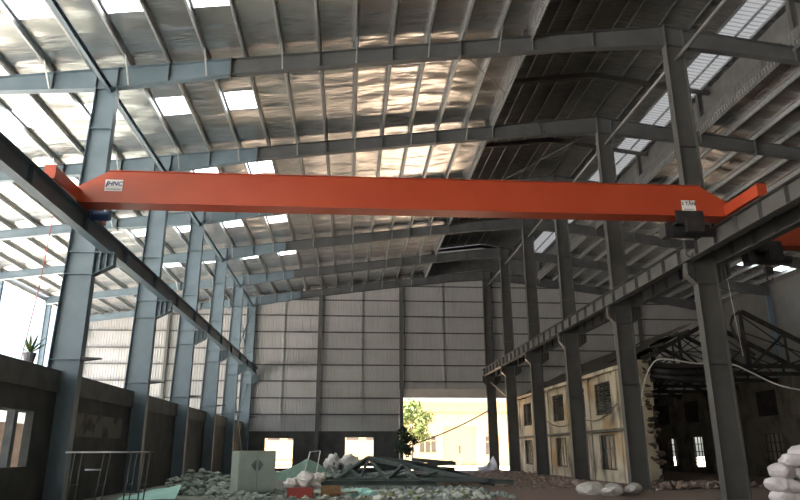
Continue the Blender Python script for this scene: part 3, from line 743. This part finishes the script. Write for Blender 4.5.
tag(obj('tarp', mb, 'tarp', loc=(11,54.5,0), smooth=True), 'pale tarp draped beside the farthest right column at the gateway', 'tarp')

# ------------------------------------------------------------------ things on the floor
def cabinet():
    x0,x1,y0,y1,h = -4.22,-2.79,25.9,26.6,1.46
    t = thing('metal_cabinet', (-3.5,26.25,0), 'pale green two-door metal cabinet standing among the rubble', 'cabinet')
    obj('body', MB().box((x0,y0,.06),(x1,y1,h)).box((x0+.03,y0+.05,0),(x1-.03,y1-.03,.07)), 'cabinet', t)
    for a,b,s_ in ((x0+.02,(x0+x1)/2-.008,1),((x0+x1)/2+.008,x1-.02,-1)):
        d = obj('door', MB().box((a,y0-.025,.09),(b,y0-.002,h-.03)), 'cabinet', t)
        xh = b-.08 if s_ > 0 else a+.08
        obj('handle', MB().box((xh-.02,y0-.06,.82),(xh+.02,y0-.025,1.0)), 'scuff', d)
        obj('scuff_mark', MB().prism([(xh-.15*s_,.97),(xh-.04*s_,.80),(xh+.05*s_,.74),(xh+.05*s_,1.13),(xh-.03*s_,1.10)],'y',y0-.029,y0-.0255), 'scuff', d)
    t.rotation_euler.z = math.radians(29)
cabinet()
# sand heap
def heap(x, y, r, h, seed, sx=1.):
    mb = MB(); R, A = 14, 36
    for j in range(R+1):
        for i in range(A):
            a = 2*math.pi*i/A; q = j/R
            px, py = x+sx*r*q*math.cos(a), y+r*q*math.sin(a)
            z = h*(1-q)**1.05*(1+.18*noise.noise(V((px*.8,py*.8,seed)))) + .05*noise.noise(V((px*2.5,py*2.5,seed)))*(1-q) - .05*q
            mb.v.append(V((px,py,z)))
    for j in range(R):
        for i in range(A): mb.f.append((j*A+i, j*A+(i+1)%A, (j+1)*A+(i+1)%A, (j+1)*A+i))
    return mb
o = tag(obj('sand_heap', heap(-2.45,41.,2.5,.98,2), 'sand', loc=(-2.55,41.,0), smooth=True), 'conical green-grey sand heap beside the metal cabinet', 'sand heap'); o['kind'] = 'stuff'
# rubble (uncountable)
def rubble(n, fx, size, seed, sub=1):
    mb = MB(); rnd = random.Random(seed)
    for k in range(n):
        x, y, z = fx(rnd); r = size*rnd.uniform(.4,1.4)
        mb.chunk((x,y,z+gh(x,y)+r*.3), r, (rnd.uniform(.7,1.3),rnd.uniform(.7,1.3),rnd.uniform(.4,.9)), .28, sub, rnd.randint(0,9999))
    return mb
def f1(r):
    x = r.uniform(-7.0,-3.6); y = r.uniform(25.,33.); h = .75*math.exp(-((x+6.0)/1.4)**2-((y-29.)/2.5)**2); return x,y,r.uniform(0,1)*h
stuff('rubble', rubble(750,f1,.13,11), 'rubble', 'heap of broken green-grey rubble left of the metal cabinet', 'rubble')
def f2(r): return r.uniform(-4.5,5.5), r.uniform(22.5,30.), 0
stuff('rubble', rubble(900,f2,.085,12), 'rubble', 'loose green-grey rubble strewn across the middle of the floor', 'rubble')
def f3(r):
    y = r.uniform(26.,52.); return 11.2+r.gauss(0,.45)-(.0 if y > 34 else .5), y, 0
stuff('rubble', rubble(700,f3,.11,13), 'rubble_red', 'broken brick rubble along the foot of the right columns', 'rubble')
def f4(r): return r.uniform(4.5,11.), r.uniform(28.,50.), 0
stuff('rubble', rubble(700,f4,.07,14), 'rubble_red', 'reddish brick rubble scattered on the ground before the gateway', 'rubble')
def f5(r): return r.uniform(-2,4.), r.uniform(33.,40.), r.uniform(0,.35)
stuff('rubble', rubble(450,f5,.16,15), 'rubble', 'rubble piled under and behind the fallen steel truss', 'rubble')
def f6(r): return r.uniform(12.3,16.5), r.uniform(27.,30.), r.uniform(0,.15)
stuff('rubble', rubble(350,f6,.12,16), 'rubble_red', 'rubble at the open front of the ruined building', 'rubble')
def f7(r): return r.uniform(-1.6,4.8), r.uniform(22.3,27.), .02
stuff('debris', rubble(160,f7,.11,17), 'palebits', 'pale plaster bits littering the floor in front of the fallen truss', 'debris')
stuff('debris', rubble(110,f7,.09,18), 'greenbits', 'yellow-green scraps littering the floor in front of the fallen truss', 'debris')
# pale rocks near the second right column
for k,(x,y,r,lab) in enumerate(((8.5,24.2,.42,'broad pale rock slab left of the nearest right column, leftmost of the rocks'),(9.35,24.5,.36,'rounded pale rock in the middle of the rocks by the right columns'),(9.0,23.6,.30,'small pale rock in front of the rounded one by the right columns'),(10.1,24.6,.34,'pale rock closest to the second right column'),(8.9,25.6,.30,'pale rock behind the others by the right columns'))):
    tag(obj('rock', MB().chunk((x,y,r*.3),r,(1.3,1.,.62),.13,2,k+50),'rock',loc=(x,y,0)), lab, 'rock', 'pale rocks by the right columns')
# fallen roof truss in front of the gateway
def fallen_truss():
    t = thing('fallen_roof_truss', (2.5,31.5,0), 'dark fallen steel roof truss lying on the rubble before the gateway', 'truss')
    A = V((-.7,30.8,.12)); Pk = V((.95,33.2,1.12)); B = V((6.1,29.4,.12)); 
    obj('chord', MB().bar(A,Pk,.20,.20), 'truss', t); obj('chord', MB().bar(Pk,B,.22,.22), 'truss', t); obj('chord', MB().bar(A+V((0,-.2,.12)),B+V((-.3,-.3,.15)),.16,.16), 'truss', t)
    bq = lambda q: (A+V((0,-.2,.12))).lerp(B+V((-.3,-.3,.15)),q)
    for a,b in ((Pk,bq(.36)),(Pk.lerp(B,.3),bq(.36)),(Pk.lerp(B,.3),bq(.56)),(Pk.lerp(B,.58),bq(.56)),(Pk.lerp(A,.5),bq(.2)),(Pk,bq(.18))):
        obj('strut', MB().bar(a,b,.11,.11), 'truss', t)
fallen_truss()
BM = [((-.4,33.4,.35),(4.8,32.2,.85),'lying highest behind the fallen truss'),((.6,34.8,.75),(5.2,34.2,.5),'lying across the back of the debris'),((1.6,35.4,1.0),(3.6,33.6,.75),'short one poking up in the middle'),((2.8,31.0,.30),(6.8,28.8,.10),'thin one in front, reaching farthest right'),((-1.2,29.9,.08),(3.6,28.8,.1),'flat on the floor in front of the fallen truss'),((3.2,35.6,.95),(5.4,35.2,.75),'resting at the back near the gateway')]
for a,b,lab in BM:
    tag(obj('steel_beam', MB().bar(a,b,.26,.02).bar(V(a)+V((0,0,.16)),V(b)+V((0,0,.16)),.26,.02).bar(V(a)+V((0,0,.08)),V(b)+V((0,0,.08)),.02,.16), 'truss', loc=((a[0]+b[0])/2,(a[1]+b[1])/2,0)), 'dark salvaged steel beam in the debris, '+lab, 'beam', 'salvaged beams in the debris')
for k,(x,y,z,rz,lab) in enumerate(((4.1,34.8,.72,.3,'top of the debris near the gateway'),(2.3,32.2,.5,-.2,'under the fallen truss'),(4.9,33.,.45,.7,'sloping down on the right of the debris'))):
    mb = MB().box((-1.,-.6,-.02),(1.,.6,.02)); R = Matrix.Rotation(rz,4,'Z') @ Matrix.Rotation(.22*(-1)**k,4,'Y')
    mb.v = [R @ p + V((x,y,z)) for p in mb.v]
    tag(obj('sheet_metal', mb, 'truss', loc=(x,y,0)), 'dark flat metal panel at the '+lab if k == 0 else 'dark flat metal panel '+lab, 'panel', 'metal panels in the debris')
# leaning rectangular frame
def fr():
    t = thing('leaning_steel_frame', (-2.1,39.8,0), 'pale rectangular metal frame leaning behind the sand heap', 'frame')
    a,b,c0,d0 = V((-2.52,39.5,.0)),V((-1.85,39.5,.0)),V((-1.64,40.2,1.47)),V((-2.22,40.2,1.42))
    for p,q in ((a,d0),(b,c0)): obj('stile', MB().bar(p,q,.05,.05), 'galv', t)
    for p,q in ((d0,c0),(a,b)): obj('rail', MB().bar(p,q,.05,.05), 'galv', t)
fr()
# crumpled things
def blob(c, r, sq, seed, jit=.18, sub=3, pinch=0.):
    bm = bmesh.new(); bmesh.ops.create_icosphere(bm, subdivisions=sub, radius=1); mb = MB()
    for v in bm.verts:
        n = v.co.normalized(); k = 1+jit*noise.noise(n*1.7+V((seed*3.1,seed,0)))*1.5+jit*.5*noise.noise(n*4.3+V((seed,0,seed)))
        mb.v.append(V((c[0]+n.x*sq[0]*r*k, c[1]+n.y*sq[1]*r*k, c[2]+n.z*sq[2]*r*k)))
    mb.f = [tuple(v.index for v in f.verts) for f in bm.faces]; bm.free(); return mb
for k,(x,y,z,r,lab) in enumerate(((-.82,36.4,.74,.40,'big white plastic-wrapped bundle on the rubble, left one of the pair'),(.02,36.5,.66,.42,'white plastic-wrapped bundle on the rubble, right one of the pair'))):
    t = tag(obj('wrapped_bundle', blob((x,y,z+.1),r,(.95,.8,1.0),k+2,.6), 'plastic', loc=(x,y,0), smooth=True), lab, 'bundle', 'plastic bundles behind the debris')
    obj('dark_opening', blob((x+.08,y-.36,z),r*.42,(.8,.5,1.),k+7,.2,2), 'scuff', t, smooth=True)
def redbox():
    t = thing('red_crate', (-1.5,23.2,0), 'red plastic crate at the bottom centre under white plastic bags', 'crate')
    obj('body', MB().box((-1.95,22.9,0),(-1.15,23.4,.30)), 'redbox', t); obj('rim', MB().box((-1.98,22.87,.26),(-1.12,23.43,.31)), 'redbox', t)
redbox()
for k,(x,y,z,r,lab) in enumerate(((-1.85,23.3,.42,.20,'crumpled white plastic bag on the left end of the red crate'),(-1.45,23.4,.52,.26,'crumpled white plastic bag on top of the red crate, middle one'),(-1.15,23.5,.46,.22,'crumpled white plastic bag on the right end of the red crate'),(-1.35,23.85,.55,.24,'crumpled white plastic bag standing behind the red crate'),(-1.0,23.85,.62,.18,'small white plastic bag peeking highest behind the red crate'))):
    tag(obj('plastic_bag', blob((x,y,z),r,(1.2,.9,.8),k+20,.5), 'plastic', loc=(x,y,0), smooth=True), lab, 'bag', 'white plastic bags by the red crate')
tag(obj('wood_block', MB().box((-.9,23.4,.02),(-.25,23.7,.34)), 'wood', loc=(-.6,23.5,0)), 'short brown wooden block right of the red crate', 'block')
tag(obj('wood_plank', MB().bar((-.9,23.1,.1),(.3,23.3,.16),.18,.04), 'wood', loc=(-.3,23.2,0)), 'worn wooden plank lying before the wooden block', 'plank')
for k,(x,y,r) in enumerate(((.15,23.6,.22),(.5,23.8,.25),(.0,23.9,.2),(.75,23.4,.18))):
    tag(obj('painted_chunk', MB().chunk((x,y,r*.4),r,(1.2,1,.7),.2,2,k+80), 'cyan', loc=(x,y,0)), 'pale cyan broken chunk right of the wooden block, %s' % ('leftmost in front','tallest one','leftmost behind','rightmost one')[k], 'chunk', 'cyan chunks on the floor')
mb = MB(); nu = 10
for j in range(nu+1):
    for i in range(nu+1):
        u, v = i/nu, j/nu; x = -7.0+1.7*u-.2*v; y = 22.0+1.6*v+.3*u
        mb.v.append(V((x,y,.05+.34*u*v+.05*noise.noise(V((x*2,y*2,0))))))
for j in range(nu):
    for i in range(nu): k = j*(nu+1)+i; mb.f.append((k,k+1,k+nu+2,k+nu+1))
tag(obj('plastic_sheet', mb, 'cyan', loc=(-6.2,22.5,0), smooth=True), 'pale cyan plastic sheet lying on the floor at the bottom left', 'sheet')
# tubular trestle beside the left columns
def trestle():
    t = thing('tubular_trestle', (-6.4,19.2,0), 'thin tubular steel trestle standing in front of the nearest left columns', 'trestle')
    a,b,z = -7.45,-5.30,1.42
    obj('top_rail', MB().tube([(a,19.,z),(b,19.,z)],.022,8), 'galv', t, smooth=True)
    obj('top_rail', MB().tube([(a,19.5,z),(b,19.5,z)],.018,8), 'steel_dark', t, smooth=True)
    for x,dx in ((-7.2,-.06),(-6.45,-.12),(-5.75,-.1),(-5.4,-.08)):
        for y in (19.,19.5): obj('leg', MB().tube([(x,y,z),(x+dx,y,0)],.018,8), 'steel_dark', t, smooth=True)
    obj('rung', MB().tube([(-6.9,19.,.98),(-6.48,19.,.98)],.022,8), 'galv', t, smooth=True)
    for x in (-7.22,-6.5,-5.8,-5.44): obj('cross_tie', MB().tube([(x,19.,.6),(x,19.5,.6)],.015,6), 'steel_dark', t)
trestle()
# potted plant on the lintel of the left wall
def pot():
    x,y,z = -8.66,20.1-1.3,3.72
    t = thing('potted_plant', (x,y,z), 'small spiky plant in a grey pot on the left wall lintel', 'plant'); rnd = random.Random(2)
    obj('pot', MB().tube([(x,y,z),(x,y,z+.28)],.12,12,.17), 'pot', t, smooth=False)
    mb = MB()
    for k in range(16):
        a = rnd.uniform(0,6.28); l = rnd.uniform(.3,.6); e = rnd.uniform(.3,1.2); p = V((x,y,z+.26)); q = p+V((math.cos(a)*l*math.cos(e),math.sin(a)*l*math.cos(e),l*math.sin(e)+.1)); w = V((-math.sin(a),math.cos(a),0))*.04
        mb.add([p-w*.4, p.lerp(q,.5)-w, q, p.lerp(q,.5)+w, p+w*.4], [(0,1,2,3,4)])
    obj('leaves', mb, 'leaf', t)
pot()
tag(obj('rope', MB().tube([(-12.6,27.6,12.3),(-12.7,27.5,8.),(-13.0,27.4,4.)],.02,6), 'rope', loc=(-12.6,27.6,4.)), 'thin reddish rope hanging from a rafter in the left aisle', 'rope')

# ------------------------------------------------------------------ sacks at the right edge
def sack(loc, rz, L, Wd, Hh, seed, label, tilt=0.):
    mb = MB(); nu, nv = 20, 14
    for j in range(nv):
        a = 2*math.pi*j/nv
        for i in range(nu+1):
            u = -1+2*i/nu; pr = (1-abs(u)**3.2)**.45 if abs(u) < 1 else 0
            ca, sa = math.cos(a), math.sin(a)
            wy = Wd/2*math.copysign(abs(ca)**.7,ca)*(.72+.28*pr); hz = Hh/2*math.copysign(abs(sa)**.85,sa)*pr
            k = 1+.22*noise.noise(V((u*2.2,ca*1.6+seed,sa*1.6)))+.10*noise.noise(V((u*6,ca*4,sa*4+seed)))
            mb.v.append(V((u*L/2*(1+.03*math.sin(a*3+seed)), wy*k, hz*k)))
    for j in range(nv):
        for i in range(nu): mb.f.append((j*(nu+1)+i, j*(nu+1)+i+1, ((j+1)%nv)*(nu+1)+i+1, ((j+1)%nv)*(nu+1)+i))
    R = Matrix.Rotation(rz,4,'Z') @ Matrix.Rotation(tilt,4,'Y')
    mb.v = [R @ p + V(loc) for p in mb.v]
    return tag(obj('sack', mb, 'sack', loc=(loc[0],loc[1],loc[2]-Hh/2), smooth=True), label, 'sack', 'white sacks stacked at the right edge')
SX, SY = 11.55, 18.0
sk = [(11.62,18.05,.20,.15,'at the bottom left of the stack at the right edge'),(12.42,18.15,.20,-.1,'at the bottom right of the stack at the right edge'),
      (11.52,18.0,.54,-.12,'second layer up, poking farthest left with a pointed end'),(12.34,18.1,.54,.2,'second layer up on the right side of the stack'),
      (11.62,18.1,.87,.75,'third layer up, round-ended one at the left shoulder of the stack'),(12.30,18.0,.86,-.15,'third layer up with the green print on the right side'),
      (11.92,18.1,1.13,1.2,'tilted one just below the topmost sack of the stack'),(12.33,18.15,1.36,.5,'topmost of the stack at the right edge')]
so = [sack((x,y,z),rz,.86,.56,.40,k*1.7,'white woven sack, '+l, .12*(-1)**k) for k,(x,y,z,rz,l) in enumerate(sk)]
obj('green_print', blob((11.98,17.78,1.05),.09,(1.2,.5,1.1),4,.2,2), 'greenpatch', so[5], smooth=True)

# ------------------------------------------------------------------ light
w = bpy.data.worlds.new('sky'); S.world = w; w.use_nodes = True
nt = w.node_tree; bg = nt.nodes['Background']
st = nt.nodes.new('ShaderNodeTexSky'); st.sky_type = 'NISHITA'; st.sun_disc = False
st.sun_elevation = math.radians(50); st.sun_rotation = math.radians(263); st.air_density = 1.; st.dust_density = 3.; st.ozone_density = 1.
nt.links.new(st.outputs[0], bg.inputs['Color']); bg.inputs['Strength'].default_value = .15
sd = bpy.data.lights.new('sun', 'SUN'); sd.energy = 14.; sd.angle = math.radians(1.); sd.color = (1.,.97,.93)
so_ = bpy.data.objects.new('sun', sd); COL.objects.link(so_)
dirv = V((.55,.06,-.83))                                        # travels to the back right and down
so_.rotation_euler = dirv.to_track_quat('-Z','Y').to_euler(); so_.location = (-30,-40,60)

S.view_settings.view_transform = 'Standard'; S.view_settings.look = 'None'; S.view_settings.gamma = 1; S.view_settings.use_curve_mapping = False
S.view_settings.exposure = 2.05
S.cycles.use_denoising = True
S.cycles.max_bounces = 7; S.cycles.diffuse_bounces = 3; S.cycles.glossy_bounces = 3; S.cycles.transmission_bounces = 6
S.cycles.sample_clamp_indirect = 6.
S.cycles.caustics_reflective = True; S.cycles.blur_glossy = .5
